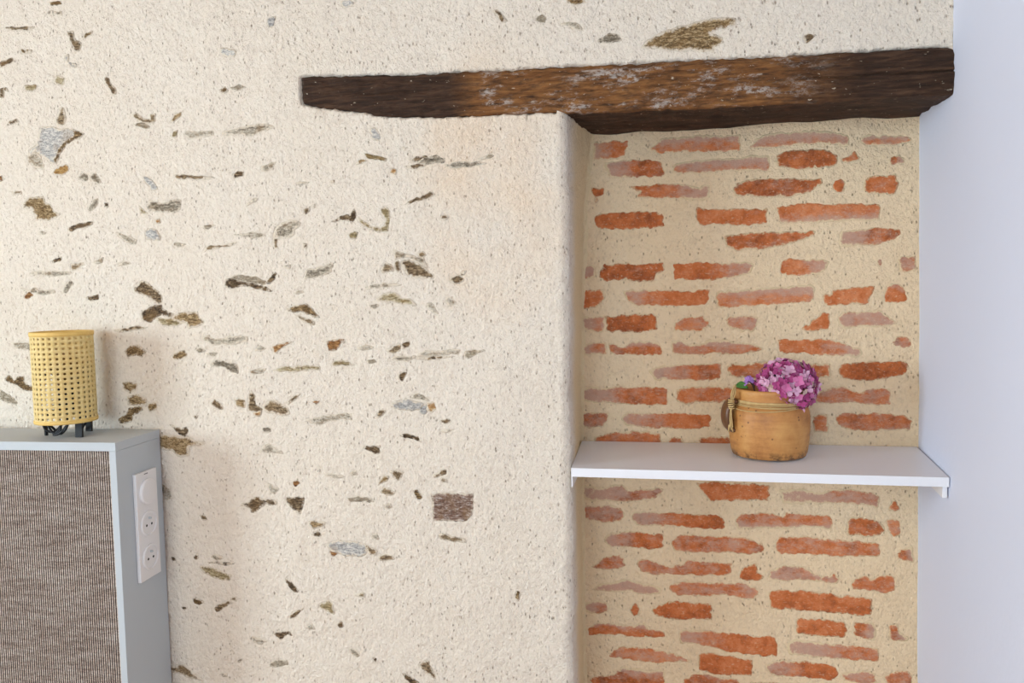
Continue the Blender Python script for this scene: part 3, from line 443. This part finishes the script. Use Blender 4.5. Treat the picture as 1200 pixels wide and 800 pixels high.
# block above the niche
nb = int((xr(0, 2) - XC) / G); tb = np.arange(1, nb + 1) / nb
zb = zs[im:]
XBm = XC + tb[None, :] * (np.array([xr(0, z) for z in zb])[:, None] + .002 - XC); ZBm = np.repeat(zb[:, None], nb, 1)
Xg = np.repeat((XC + tb * (.472 - XC))[None, :], len(zb), 0)
YBm = -hlow(XBm, ZBm) - hhigh(XBm, ZBm) + front_field(Xg, ZBm, polys)
VB = np.stack([XBm, YBm, ZBm], -1).reshape(-1, 3)
IB = np.concatenate([IA[im:, -1:], len(VA) + np.arange(len(VB)).reshape(XBm.shape)], 1)
# strip: front -> rounded arris -> reveal -> back corner
zr = zs[:im + 1]; RA = .022; XE = -.2460
ns1, ns2, ns3 = 26, 10, 92
def xback(z): return np.interp(z, [.4, .46, .86, 1.07, 1.415, 1.6, 1.75, 1.8], [-.259, -.259, -.260, -.257, -.249, -.240, -.224, -.222])
rows = []
for z in zr:
    xe = XE + .0025 * float(vnoise(z, 0, 14, 3)) + .0015 * float(vnoise(z, 0, 45, 4))
    a = [(XC + (xe - RA - XC) * i / ns1, 0., 0., -1.) for i in range(1, ns1 + 1)]
    a += [(xe - RA + RA * math.sin(t), RA - RA * math.cos(t), math.sin(t), -math.cos(t)) for t in [math.pi / 2 * i / ns2 for i in range(1, ns2 + 1)]]
    xbk = float(xback(z))
    a += [(xe + (xbk - xe) * (i / ns3) ** 1.5 + .012 * max(0, (i / ns3 - .93) / .07) ** 2, RA + (YB + .004 - RA) * i / ns3, 1., 0.) for i in range(1, ns3 + 1)]
    rows.append(a)
rows = np.array(rows); PX, PY, NX, NY = rows[..., 0], rows[..., 1], rows[..., 2], rows[..., 3]
S = np.where(NX == 0, PX, XE - .01 + PY); Zr = np.repeat(zr[:, None], S.shape[1], 1)
hh = (hlow(S, Zr) + hhigh(S, Zr)) * np.where(PY > .05, .7, 1)
dpt = front_field(np.repeat((XC + (np.arange(S.shape[1]) + 1) * (XE - RA - XC) / ns1)[None, :], len(zr), 0), Zr, [(beam_poly, .016)]) * (NX == 0)
VS = np.stack([PX + NX * hh, PY + NY * hh + dpt, Zr], -1).reshape(-1, 3)
IS = np.concatenate([IA[:im + 1, -1:], len(VA) + len(VB) + np.arange(len(VS)).reshape(S.shape)], 1)
wall_back = struct(grid_mesh('wall_back', np.concatenate([VA, VB, VS]), np.concatenate([quads_of(IA), quads_of(IB), quads_of(IS)]), M_plaster))

for i, ((t, p), P) in enumerate(zip(STONES, stone_polys)):
    piece('stone', P, 0, .0006, TONE[t], wall_back, .0045, 300 + i, rough=.0011)

# ------------------------------------------------------------------ wall_niche: worn brick courses in ochre mortar
brick_polys = [ragged(to_plane(p, YB), .0030, .0025, 500 + i) for i, (t, p) in enumerate(BRICKS)]
def brick_style(t): sides = ''.join(c for c in t if c in 'LRTB'); return float(t[:len(t) - len(sides)]), sides
def washed(t): f, sd = brick_style(t); return f >= .3 or sd != ''      # limewash feathers out over these
brick_dips = [(outset(P, -.0018), .0032) if washed(t) else (P, .0042) for (t, p), P in zip(BRICKS, brick_polys)]
GB = .0022
xn = np.arange(-.285, .4905, GB); zn = np.concatenate([np.linspace(0, .24, 8)[:-1], np.arange(.24, 1.80, GB)])
XN, ZN = np.meshgrid(xn, zn)
YN = YB - hlow(XN, ZN) - hhigh(XN, ZN) * .8 + front_field(XN, ZN, brick_dips)
wall_niche = struct(grid_mesh('wall_niche', np.stack([XN, YN, ZN], -1).reshape(-1, 3), quads_of(np.arange(XN.size).reshape(XN.shape)), M_mortar))
for i, ((t, p), P) in enumerate(zip(BRICKS, brick_polys)):
    fade, sides = brick_style(t)
    if washed(t): piece('brick', P, YB, -.0007, M_brick, wall_niche, .0045, 700 + i, fade, sides, rough=.0010, dome=.0022, grow=.0008)
    else: piece('brick', P, YB, .0004, M_brick, wall_niche, .0055, 700 + i, fade, sides, rough=.0010)

# ------------------------------------------------------------------ rest of the room
zg = np.linspace(0, 2.6, 60); yg = np.concatenate([np.linspace(-4, -.3, 12)[:-1], np.arange(-.3, .245, .02)])
YR, ZR = np.meshgrid(yg, zg); XRr = .4745 - .010 * (ZR - 1.03) + .006 * (np.maximum(YR, 0) / .24) - .0015 * fbm(YR, ZR, 5, 2, 77)
struct(grid_mesh('wall_right', np.stack([XRr, YR, ZR], -1).reshape(-1, 3), quads_of(np.arange(XRr.size).reshape(XRr.shape))[:, ::-1], M_white))
def panel(name, x0, x1, y0, y1, z0, z1, m): return struct(bm_obj(name, box_bm(x0, x1, y0, y1, z0, z1), m))
panel('floor', -3.6, .7, -4.2, .45, -.1, 0, M_floor)
panel('ceiling', -3.6, .7, -4.2, .45, 2.6, 2.7, M_floor)
def holed(name, axis, c, t, a0, a1, b0, b1, z0, z1):     # a wall with one window opening
    bm = bmesh.new()
    for (u0, u1, w0, w1) in ((a0, b0, 0, 2.6), (b1, a1, 0, 2.6), (b0, b1, 0, z0), (b0, b1, z1, 2.6)):
        if axis == 'x': box_bm(c - t, c, u0, u1, w0, w1, bm)
        else: box_bm(u0, u1, c - t, c, w0, w1, bm)
    return struct(bm_obj(name, bm, M_ceil))
holed('wall_left', 'x', -3.4, .2, -4.2, .3, -2.62, -1.38, .95, 2.15)
holed('wall_front', 'y', -4.0, .2, -3.6, .7, -1.65, -.05, .8, 2.2)
def window(name, axis, c, u0, u1, z0, z1):
    bm = bmesh.new(); um = (u0 + u1) / 2; f = .05
    for (a, b, p, q) in ((u0, u0 + f, z0, z1), (u1 - f, u1, z0, z1), (um - f / 2, um + f / 2, z0, z1), (u0, u1, z0, z0 + f), (u0, u1, z1 - f, z1)):
        if axis == 'x': box_bm(c - .05, c, a, b, p, q, bm)
        else: box_bm(a, b, c - .05, c, p, q, bm)
    return struct(bm_obj(name, bm, M_shelf))
window('window_1', 'x', -3.5, -2.62, -1.38, .95, 2.15)
window('window_2', 'y', -4.1, -1.65, -.05, .8, 2.2)

# ------------------------------------------------------------------ the beam
nu, xl, xrr = 420, bt[0, 0], bt[-1, 0] + .006
loop = []
us = np.linspace(xl, xrr, nu)
zt_ = np.interp(us, bt[:, 0], bt[:, 1]) + .0022 * fbm(us, us * 0, 60, 3, 31); zb_ = np.interp(us, bb[:, 0], bb[:, 1]) + .0020 * fbm(us, us * 0 + 5, 60, 3, 32)
zk_ = np.where(us < -.30, zb_ - .004, np.interp(us, bk[:, 0], bk[:, 1]))
nf, nr, nd = 60, 5, 30; rr = .007
verts = []
for i, u in enumerate(us):
    zt, zb, zk = zt_[i], zb_[i], zk_[i]; ring = []
    endin = .010 * max(0, 1 - (u - xl) / .012) ** 2
    ring.append((.22, zt - .004)); ring.append((.02, zt + .002))
    for k in range(nf + 1):
        t = k / nf; z = zt + (zb + rr - zt) * t
        y = -.0015 + endin + .0035 * fbm(u * .30, z, 55, 3, 35) + .0016 * fbm(u, z * 1.5, 60, 2, 36) + .006 * max(0, 1 - t / .08) ** 2 - .003 * math.sin(math.pi * t)
        zc = 1.786 - .012 * (u - .2) + .003 * float(vnoise(u, 0, 20, 41)); y += .006 * math.exp(-((z - zc) / .0017) ** 2) * min(1, max(0, (u - .12) / .1))
        ring.append((y, z))
    y0 = ring[-1][0]
    for k in range(1, nr + 1):
        a = math.pi / 2 * k / nr; ring.append((y0 + rr * (1 - math.cos(a)), zb + rr - rr * math.sin(a)))
    for k in range(1, nd + 1):
        t = k / nd; y = y0 + rr + (YB + .006 - rr - y0) * t
        ring.append((y, zb + (zk - zb) * t + .003 * float(fbm(u * .3, y, 45, 3, 38)) * (1 - (1 - t) ** 8)))
    verts.append([(u, y, z) for y, z in ring])
V = np.array(verts); nv = V.shape[1]
I = np.arange(nu * nv).reshape(nu, nv); I2 = np.concatenate([I, I[:, :1]], 1)
faces = [tuple(q) for q in quads_of(I2)] + [tuple(I[0]), tuple(I[-1][::-1])]
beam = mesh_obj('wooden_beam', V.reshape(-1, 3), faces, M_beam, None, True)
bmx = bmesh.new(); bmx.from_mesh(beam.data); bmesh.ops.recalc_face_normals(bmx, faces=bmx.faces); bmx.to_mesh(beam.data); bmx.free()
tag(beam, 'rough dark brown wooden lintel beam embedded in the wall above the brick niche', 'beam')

# ------------------------------------------------------------------ shelf on two battens
def shelf_z(x, y): return 1.0265 + .0055 * (x + .247) / .72 + (.0115) * (y / YB)
SX0, SX1, TH = (-.2455, -.2550), (.4720, .4755), .0185
bm = bmesh.new()
cs = [(SX0[0], -.004), (SX1[0], -.004), (SX1[1], YB - .004), (SX0[1], YB - .004)]
tv = [bm.verts.new((x, y, shelf_z(x, y))) for x, y in cs]; bv = [bm.verts.new((x, y, shelf_z(x, y) - TH)) for x, y in cs]
bm.faces.new(tv); bm.faces.new(bv[::-1])
for i in range(4): bm.faces.new((tv[i], bv[i], bv[(i + 1) % 4], tv[(i + 1) % 4]))
shelf = bm_obj('wall_shelf', bm, M_shelf, bevel=.0008)
tag(shelf, 'white laminate shelf board spanning the brick niche under the clay pot', 'shelf')
def batten(x0, x1, y0, label):
    bm = bmesh.new(); bx_ = []
    for y in (y0, YB - .008):
        zt = shelf_z(x0, y) - TH - .0003
        for x in (x0, x1): bx_ += [bm.verts.new((x, y, zt)), bm.verts.new((x, y, zt - .0235))]
    for f in ((0, 1, 3, 2), (4, 6, 7, 5), (0, 4, 5, 1), (2, 3, 7, 6), (0, 2, 6, 4), (1, 5, 7, 3)): bm.faces.new([bx_[i] for i in f])
    return tag(bm_obj('shelf_batten', bm, M_shelf, bevel=.0006), label, 'batten', 'battens under the shelf')
batten(-.2465, -.2436, .003, 'white batten under the shelf against the cream plaster reveal')
batten(.4630, .4715, .006, 'white batten under the shelf against the smooth white wall')

# ------------------------------------------------------------------ headboard (turned slightly from the wall)
HZ = 1.0868; HR = math.radians(4.6)
hb = empty('headboard', (-1.2236, -.005, 0), HR)
tag(hb, 'pale grey framed headboard with woven brown fabric front against the stone wall', 'headboard')
n = N('woven_fabric')
rib = n.wave(59, 'X', dist=0)                    # about 5 mm pitch
weft = n.noise(34, 5, .7, vec=n.map((.6, 1, 3.5)))
knot = n.noise(420, 2, .6, vec=n.map((.6, 1, 1)))
c = n.ramp(n.math('ADD', n.math('MULTIPLY', weft, .8), n.math('MULTIPLY', knot, .35)), (.36, srgb(140, 120, 110)), (.56, srgb(196, 178, 164)), (.78, srgb(232, 220, 210)))
c = n.mix(n.step(n.math('ADD', rib, n.math('MULTIPLY', n.math('SUBTRACT', knot, .5), .9)), .62, .30), c, srgb(52, 44, 44))
n.bump(rib, .0022); n.bump(knot, .0008)
M_fabric = n.fin(c, .95, spec=.1)
HD, HW = .162, 1.72
bm_obj('top_board', box_bm(-HW, 0, -HD, 0, HZ - .019, HZ), M_grey, hb, bevel=.0009)
bm_obj('side_board', box_bm(-.0155, 0, -HD, 0, 0, HZ - .0192), M_grey, hb, bevel=.0009)
bm_obj('side_board', box_bm(-HW, -HW + .0155, -HD, 0, 0, HZ - .0192), M_grey, hb, bevel=.0009)
bm_obj('fabric_panel', box_bm(-HW + .016, -.016, -HD + .004, -HD + .016, .02, HZ - .0195), M_fabric, hb)
bm_obj('back_board', box_bm(-HW + .016, -.016, -.012, -.002, .02, HZ - .0195), M_grey, hb)

# ------------------------------------------------------------------ triple outlet on the headboard's side
po = empty('power_outlet', (0, 0, 0)); po.parent = None
po.location = (-1.2236, -.005, 0); po.rotation_euler = (0, 0, HR)
tag(po, 'white triple wall plate with a round dimmer and two sockets on the headboard side', 'power outlet')
PY0, PY1, PZ0, PZ1 = -.110, -.033, .757, 1.004
pc = (PY0 + PY1) / 2
bm_obj('plate', box_bm(.0002, .0085, PY0, PY1, PZ0, PZ1), M_plate, po, bevel=.0015, seg=3)
def disc(name, prof, z, mat, par, yoff=0, n_=40): return bm_obj(name, lathe(bmesh.new(), prof, n_, 'X', (0, pc + yoff, z)), mat, par, True)
def flat_by_angle(o):
    for p in o.data.polygons: p.use_smooth = True
    o.data.set_sharp_from_angle(angle=math.radians(35)); return o
PZ = [.962, .8835, .806]
flat_by_angle(disc('dimmer_knob', [(.029, .0085), (.029, .0135), (.027, .0155), (.0255, .0158), (.0001, .0158)], PZ[0] - .004, M_plate, po))
for z in PZ[1:]:
    s = flat_by_angle(disc('socket', [(.0295, .0085), (.0295, .0115), (.028, .0125), (.0258, .0125), (.0245, .0115), (.0240, .0098), (.0001, .0098)], z, M_plate, po))
    for dy in (-.0095, .0095): disc('pin_hole', [(.0029, .0096), (.0029, .0100), (.0001, .0101)], z - .003, M_hole, s, dy, 16)
    flat_by_angle(disc('earth_pin', [(.0026, .0097), (.0026, .0145), (.0018, .016), (.0001, .0161)], z + .0125, M_grey, s, 0, 16))
bm = bmesh.new()                                  # the small illegible print at the plate's top
for k in range(4): box_bm(.0084, .0087, pc - .008 + k * .0035, pc - .0058 + k * .0035, .9975, .9997, bm)
bm_obj('plate_print', bm, M_hole, po)

# ------------------------------------------------------------------ cane table lamp
LX, LY = -1.394, -.098
lamp = empty('table_lamp', (LX, LY, HZ), math.radians(8))
tag(lamp, 'small table lamp with a golden cane webbing cylinder shade on black legs', 'lamp')
n = N('cane'); M_cane = n.fin(n.mix(n.noise(60, 4, .6, vec=n.map((1, 1, 2))), srgb(232, 196, 112), srgb(250, 230, 172)), .5, spec=.4)
n.bump(n.wave(170, 'Z'), .0006); n.bump(n.noise(200, 3), .0005)
n = N('cane_band'); M_band = n.fin(n.mix(n.noise(40, 4, .6, vec=n.map((1, 1, .3))), srgb(216, 176, 92), srgb(240, 206, 130)), .5)
LR, L0, L1 = .0635, .0325, .238
nc, nrw = 30, 17
z0, z1 = L0 + .007, L1 - .009; dz = (z1 - z0) / nrw
bm = bmesh.new(); vd = {}
def cv(a, z, r):
    k = (round(a % (2 * nc), 4), round(z, 6))
    if k not in vd: th = math.pi / nc * (a % (2 * nc)); vd[k] = bm.verts.new((r * math.cos(th), r * math.sin(th), z))
    return vd[k]
for i in range(nc):
    for j in range(nrw):
        ca, cz = 2 * i + 1, z0 + (j + .5) * dz
        out = [(ca - 1, -.5), (ca, -.5), (ca + 1, -.5), (ca + 1, 0), (ca + 1, .5), (ca, .5), (ca - 1, .5), (ca - 1, 0)]
        O = [cv(a, cz + q * dz, LR) for a, q in out]
        H = [cv(ca + .43 * math.cos(t), cz + .235 * dz * math.sin(t), LR - .0006) for t in [math.pi * (1.25 + .25 * k) for k in range(8)]]
        for k in range(8): bm.faces.new((O[k], O[(k + 1) % 8], H[(k + 1) % 8], H[k]))
shade = bm_obj('shade', bm, M_cane, lamp, True)
so = shade.modifiers.new('thickness', 'SOLIDIFY'); so.thickness = .0014; so.offset = -1
for nm, a, b in (('top_rim', z1 - .0005, L1), ('bottom_rim', L0, z0 + .0005)):
    prof = [(LR - .003, a), (LR + .0012, a), (LR + .0016, (a + b) / 2), (LR + .0012, b), (LR - .003, b)]
    bm = bmesh.new(); rings = []
    for r, h in prof: rings.append([bm.verts.new((r * math.cos(k * math.pi / 32), r * math.sin(k * math.pi / 32), h)) for k in range(64)])
    for A, B in zip(rings, rings[1:] + rings[:1]):
        for k in range(64): bm.faces.new((A[k], A[(k + 1) % 64], B[(k + 1) % 64], B[k]))
    bm_obj(nm, bm, M_band, shade, True)
inv = Matrix.Rotation(-math.radians(8), 4, 'Z')
for (px, py), wd, tp in (((54.5, 510.0), .0032, .004), ((93, 512), .0085, .004), ((104.5, 505), .0075, .004)):
    p = inv @ Vector((*(onZ(px, py, HZ) - np.array([LX, LY, HZ]))[:2], 0))
    a = math.atan2(p.y, p.x); bm = box_bm(-.003, .003, -wd, wd, 0, .062)
    for v in bm.verts:
        if v.co.z > .03: v.co.x -= .004
    o = bm_obj('leg', bm, M_black, lamp, bevel=.0006)
    rr_ = min(math.hypot(p.x, p.y), LR - .007); ang = {0: a + .0, }.get(0)
    o.location = (rr_ * math.cos(a), rr_ * math.sin(a), 0.0); o.rotation_euler = (0, 0, math.radians(-90) - math.radians(8) + (math.radians(70) if wd < .004 else math.radians(5)))
bm = bmesh.new()
for k in range(3):
    t = math.radians(k * 120 + 25); tube(bm, [(0, 0, .056), (.058 * math.cos(t), .058 * math.sin(t), .056)], .0028, 6)
bm_obj('spider', bm, M_black, lamp)
flat_by_angle(bm_obj('bulb_holder', lathe(bmesh.new(), [(.012, .05), (.019, .053), (.019, .105), (.016, .112), (.0001, .112)], 24), M_black, lamp, True))
n = N('bulb_glass'); M_bulb = n.fin(srgb(150, 116, 66), .25)
bm_obj('bulb', lathe(bmesh.new(), [(.012, .112), (.015, .12), (.027, .145), (.03, .16), (.025, .178), (.012, .188), (.0001, .19)], 24), M_bulb, lamp, True)
bm = bmesh.new()
def smoothpath(P, k=8):
    P = [Vector(p) for p in P]; out = []
    for i in range(len(P) - 1):
        p0, p1, p2, p3 = P[max(i - 1, 0)], P[i], P[i + 1], P[min(i + 2, len(P) - 1)]
        for j in range(k):
            t = j / k; out.append(.5 * ((2 * p1) + (p2 - p0) * t + (2 * p0 - 5 * p1 + 4 * p2 - p3) * t * t + (3 * p1 - p0 - 3 * p2 + p3) * t ** 3))
    return out + [P[-1]]
tube(bm, smoothpath([(0, 0, .052), (-.004, -.012, .034), (-.022, -.026, .012), (-.04, -.03, .02), (-.046, -.026, .04), (-.03, -.02, .022), (-.004, -.03, .008), (.016, -.034, .026), (.012, -.03, .045), (-.008, -.03, .016), (-.02, -.03, .006),
      (.0, -.034, .012), (.02, -.03, .04), (.034, -.03, .09), (.045, -.022, .13), (.05, -.005, .15), (.052, .01, .13), (.045, .02, .08), (.02, .03, .03), (0, .04, .006)]), .0026, 8)
tube(bm, smoothpath([(-.03, -.034, .05), (-.04, -.03, .10), (-.035, -.025, .14), (-.02, -.02, .17), (-.012, -.03, .13), (-.006, -.036, .07), (-.002, -.03, .02), (-.02, -.03, .010), (-.036, -.026, .028)]), .0026, 8)
for v in bm.verts:
    v.co.x += .008; q = math.hypot(v.co.x, v.co.y)
    if q > .054: v.co.x *= .054 / q; v.co.y *= .054 / q
cb = bm_obj('cable', bm, M_black, lamp, True)

# ------------------------------------------------------------------ clay pot on the shelf
jx, jy = onZ(905, 543.5, 1.031)[:2]; jy += .074
jz = float(shelf_z(jx, jy))
pot = empty('clay_pot', (jx, jy, jz), 0)
tag(pot, 'squat ochre stoneware pot with side handle tied with raffia on the white shelf', 'pot')
n = N('stoneware'); rings_ = n.noise(22, 4, .6, vec=n.map((.4, .4, 4)))
c = n.ramp(n.math('ADD', n.math('MULTIPLY', rings_, .28), n.math('MULTIPLY', n.noise(14, 5, .65), .75)), (.30, srgb(140, 84, 44)), (.52, srgb(192, 134, 74)), (.74, srgb(216, 166, 100)))
burn = n.math('MULTIPLY', n.math('SUBTRACT', 1., n.step(n.xyz(2), .004, .022)), n.step(n.noise(30, 4, .7), .46, .58))
c = n.mix(n.math('MULTIPLY', burn, .8), c, srgb(70, 44, 26))
chip = n.math('MULTIPLY', n.math('SUBTRACT', 1., n.step(n.voro(70), .10, .2)), n.step(n.noise(26, 3, .5), .5, .6))
c = n.mix(n.math('MULTIPLY', chip, .75), c, srgb(92, 56, 32))
n.bump(rings_, .0006); n.bump(n.noise(130, 3), .0006)
M_pot = n.fin(c, .48, spec=.4)
RJ = .0832
prof = [(.070, 0), (.0755, .002), (.0785, .010), (.0815, .03), (RJ, .055), (.0835, .08), (.0822, .093), (.0790, .103), (.0745, .110), (.0715, .115), (.0705, .120), (.0712, .127), (.0722, .134), (.0722, .140), (.0705, .1435), (.0675, .1430),
        (.0645, .136), (.064, .122), (.072, .105), (.076, .07), (.07, .012), (.05, .008)]
bm_obj('body', lathe(bmesh.new(), prof, 72), M_pot, pot, True)
bm = bmesh.new()
hd = Vector((-.95, -.32, 0)).normalized()
path = []
for k in range(17):
    t = math.radians(-100 + 200 * k / 16); path.append(hd * (.079 + .0185 * math.cos(t)) + Vector((0, 0, .087 + .031 * math.sin(t))))
rings = []
for i, p in enumerate(path):                       # strap handle, wider than thick
    t = (path[min(i + 1, 16)] - path[max(i - 1, 0)]).normalized(); s_ = Vector((0, 0, 1)).cross(hd).normalized(); u = t.cross(s_)
    rings.append([bm.verts.new(p + s_ * .019 * math.cos(a) + u * .0065 * math.sin(a)) for a in [k * math.pi / 6 for k in range(12)]])
for A, B in zip(rings, rings[1:]):
    for k in range(12): bm.faces.new((A[k], A[(k + 1) % 12], B[(k + 1) % 12], B[k]))
bm.faces.new(rings[0][::-1]); bm.faces.new(rings[-1])
n = N('dark_glaze'); M_hand = n.fin(n.mix(n.noise(40, 4), srgb(78, 50, 32), srgb(122, 80, 46)), .35, spec=.5)
bm_obj('handle', bm, M_hand, pot, True)
n = N('raffia'); M_raf = n.fin(n.mix(n.noise(90, 3, .6), srgb(176, 142, 88), srgb(222, 194, 140)), .7)
bm = bmesh.new()
rnd = random.Random(4)
for k in range(9):
    h0 = .1085 + .0015 * k; ph = rnd.random() * 6; pts = []
    for i in range(60):
        a = i * 2 * math.pi / 60
        h = h0 + .0022 * math.sin(a + ph) + .0014 * math.sin(2 * a + ph * 2) - (.0045 * (k == 0)) * math.cos(a + 1.6)
        r = float(np.interp(h, [.093, .103, .110, .115, .120, .127, .138], [.0832, .0800, .0757, .0727, .0717, .0722, .0732])) + .0012 + .0006 * rnd.random()
        pts.append((r * math.cos(a), r * math.sin(a), h))
    tube(bm, pts, .00115, 5, True)
kn = Vector((-.0800, -.041, .1130))
for k in range(14):                                # tails hanging from the knot and tufts standing up
    d = rnd.random
    if k < 9: e = kn + Vector((-.006 + .012 * d(), -.004 - .008 * d(), -.045 - .016 * d()))
    else: e = kn + Vector((.004 + .022 * d(), .004 - .012 * d(), .030 + .018 * d()))
    mid = (kn + e) / 2 + Vector((-.004 + .008 * d(), -.006 * d(), .004 * d()))
    tube(bm, smoothpath([kn, mid, e], 5), .0013, 5)
for k in range(5):
    o_ = kn + Vector((0, -.002, -.008 + .004 * k)); tube(bm, [o_ + Vector((.0058 * math.cos(a), .0058 * math.sin(a), .001 * math.sin(a + k))) for a in [i * math.pi / 7 for i in range(14)]], .0016, 5, True)
bm_obj('raffia_tie', bm, M_raf, pot, True)

# ------------------------------------------------------------------ hydrangea head and a small sprig
def petal_mat(name, a, b):
    n = N(name); m = n.fin(n.mix(n.noise(70, 3, .6), a, b), .6, spec=.2); n.bump(n.noise(260, 2), .0004); n.b.inputs['Subsurface Weight'].default_value = 0; return m
PM = [petal_mat('petal_mauve', srgb(192, 92, 150), srgb(220, 138, 180)), petal_mat('petal_magenta', srgb(150, 50, 108), srgb(190, 90, 144)),
      petal_mat('petal_pale', srgb(214, 150, 190), srgb(236, 196, 214)), petal_mat('petal_cream', srgb(206, 176, 160), srgb(228, 200, 190)), petal_mat('petal_violet', srgb(150, 100, 180), srgb(184, 142, 206))]
n = N('stem'); M_stem = n.fin(n.mix(n.noise(60, 3), srgb(62, 44, 40), srgb(96, 72, 56)), .7)
n = N('leaf'); M_leaf = n.fin(n.mix(n.noise(60, 3), srgb(52, 98, 40), srgb(96, 146, 62)), .5); 
def floret_mesh(seed, mat, s=.0100):
    r = random.Random(seed); vs_, fs = [], []
    for k in range(4):
        a0 = k * math.pi / 2 + r.uniform(-.2, .2); L = s * r.uniform(.85, 1.15); cup = r.uniform(.15, .55); Wd = L * r.uniform(.42, .55); b0 = len(vs_)
        for i, (l, wf) in enumerate(((.05, .12), (.32, .80), (.60, 1.), (.85, .60), (1.05, .06))):
            for j in (-1, 0, 1):
                x_, y_ = l * L, j * wf * Wd; z_ = cup * L * l * l + .12 * L * abs(j) * wf + .0006 * k
                vs_.append((x_ * math.cos(a0) - y_ * math.sin(a0), x_ * math.sin(a0) + y_ * math.cos(a0), z_))
        for i in range(4):
            for j in range(2): q = b0 + i * 3 + j; fs.append((q, q + 3, q + 4, q + 1))
    b0 = len(vs_)                                  # the floret's short stalk
    for z_ in (.0005, -.014):
        for k in range(4): vs_.append((.0007 * math.cos(k * 1.57), .0007 * math.sin(k * 1.57), z_))
    for k in range(4): fs.append((b0 + k, b0 + (k + 1) % 4, b0 + 4 + (k + 1) % 4, b0 + 4 + k))
    me = bpy.data.meshes.new('floret'); me.from_pydata(vs_, [], fs); me.update(); me.materials.append(mat)
    me.polygons.foreach_set('use_smooth', [True] * len(me.polygons)); return me
FM = [[floret_mesh(10 * i + k, m) for k in range(3)] for i, m in enumerate(PM)]
fc = Vector(onY(923, 449, jy - .028)); 
hyd = empty('hydrangea', tuple(fc))
tag(hyd, 'dried pink and mauve hydrangea flower head leaning over the pot rim', 'flower')
def add_floret(pos, nrm, par, me, roll, sc_=1):
    o = link('floret', me, None, par); q = Vector(nrm).to_track_quat('Z', 'Y').to_matrix().to_4x4()
    o.matrix_local = Matrix.Translation(pos) @ q @ Matrix.Rotation(roll, 4, 'Z') @ Matrix.Scale(sc_, 4); return o
rnd = random.Random(12); nfl = 200; gold = math.pi * (3 - 5 ** .5)
RX, RY_, RZ_ = .0545, .050, .0450
for i in range(nfl):
    zz = 1 - 2 * (i + .5) / nfl; rr2 = math.sqrt(1 - zz * zz); th = i * gold
    d = Vector((rr2 * math.cos(th), rr2 * math.sin(th), zz))
    p = Vector((d.x * RX, d.y * RY_, d.z * RZ_))
    if p.x > .01 and p.z < 0: p.z *= 1.28; p.y -= .006         # droops over the rim on the right
    p *= rnd.uniform(.88, 1.06)
    nrm = d + Vector([rnd.uniform(-.35, .35) for _ in range(3)])
    rv = rnd.random(); wgt = .30 if p.x > .015 and p.z < .012 else .10
    mi = 3 if rv < wgt * .5 else 2 if rv < wgt * .5 + .30 else 1 if rv < .70 else 0
    add_floret(p, nrm, hyd, FM[mi][i % 3], rnd.random() * 6.28, rnd.uniform(.85, 1.2))
bm = bmesh.new(); bmesh.ops.create_icosphere(bm, subdivisions=3, radius=1, matrix=Matrix.Diagonal((.034, .032, .028, 1)))
for v in bm.verts: v.co *= 1 + .08 * float(vnoise(v.co.x + v.co.y, v.co.z, 160, 3))
bm_obj('flower_core', bm, M_stem, hyd, True)
base = Vector((jx + .012, jy + .01, jz + .03)) - fc
bm = bmesh.new(); tube(bm, smoothpath([(0, 0, -.01), (.004, .02, -.03), tuple(base)], 6), [.003] * 13, 8); bm_obj('stem', bm, M_stem, hyd, True)

sp0 = Vector(onY(877, 446, jy - .03))
spr = empty('flower_sprig', tuple(sp0))
tag(spr, 'small violet floret sprig with a green leaf at the pot rim by the raffia knot', 'flower')
for k in range(6):
    a = k * 1.05; p = Vector((.007 * math.cos(a) * rnd.uniform(.4, 1), -.004 + .006 * math.sin(a), .006 * math.sin(a * 1.7)))
    add_floret(p, (math.cos(a) * .6, -1, .5 + .3 * math.sin(a)), spr, FM[4][k % 3], a, .62)
for k in range(9):                                 # withered dark florets between the sprig and the head
    p = Vector((.012 + .022 * rnd.random(), .004 * rnd.random(), -.012 + .026 * rnd.random()))
    add_floret(p, (rnd.uniform(-.5, .5), -1, rnd.uniform(0, .8)), spr, FM[1][k % 3], k, .55)
bm = bmesh.new()
for k in range(5):
    e = Vector((.004 * k - .004, -.002, .001)); tube(bm, smoothpath([tuple(e + Vector((.004 * k, .0, .004 * (k % 2)))), (.012, .006, -.018), tuple(Vector((jx - .012, jy + .0, jz + .05)) - sp0)], 5), .0013, 5)
bm_obj('stem', bm, M_stem, spr, True)
lp = Vector(onY(869, 454, jy - .035)) - sp0
vs_, fs = [], []
for i in range(7):
    t = i / 6; wd = .0075 * math.sin(math.pi * (.08 + .9 * t)) 
    c0 = lp + Vector((-.012 + .026 * t, -.002 + .004 * t, .004 + .005 * math.sin(t * 3) - .006 * t))
    for j in (-1, -.5, 0, .5, 1): vs_.append(tuple(c0 + Vector((0, -abs(j) * .002, j * wd))))
for i in range(6):
    for j in range(4): q = i * 5 + j; fs.append((q, q + 5, q + 6, q + 1))
lf = mesh_obj('leaf', vs_, fs, M_leaf, spr, True); s_ = lf.modifiers.new('thickness', 'SOLIDIFY'); s_.thickness = .0005
lf['label'] = 'green leaf'
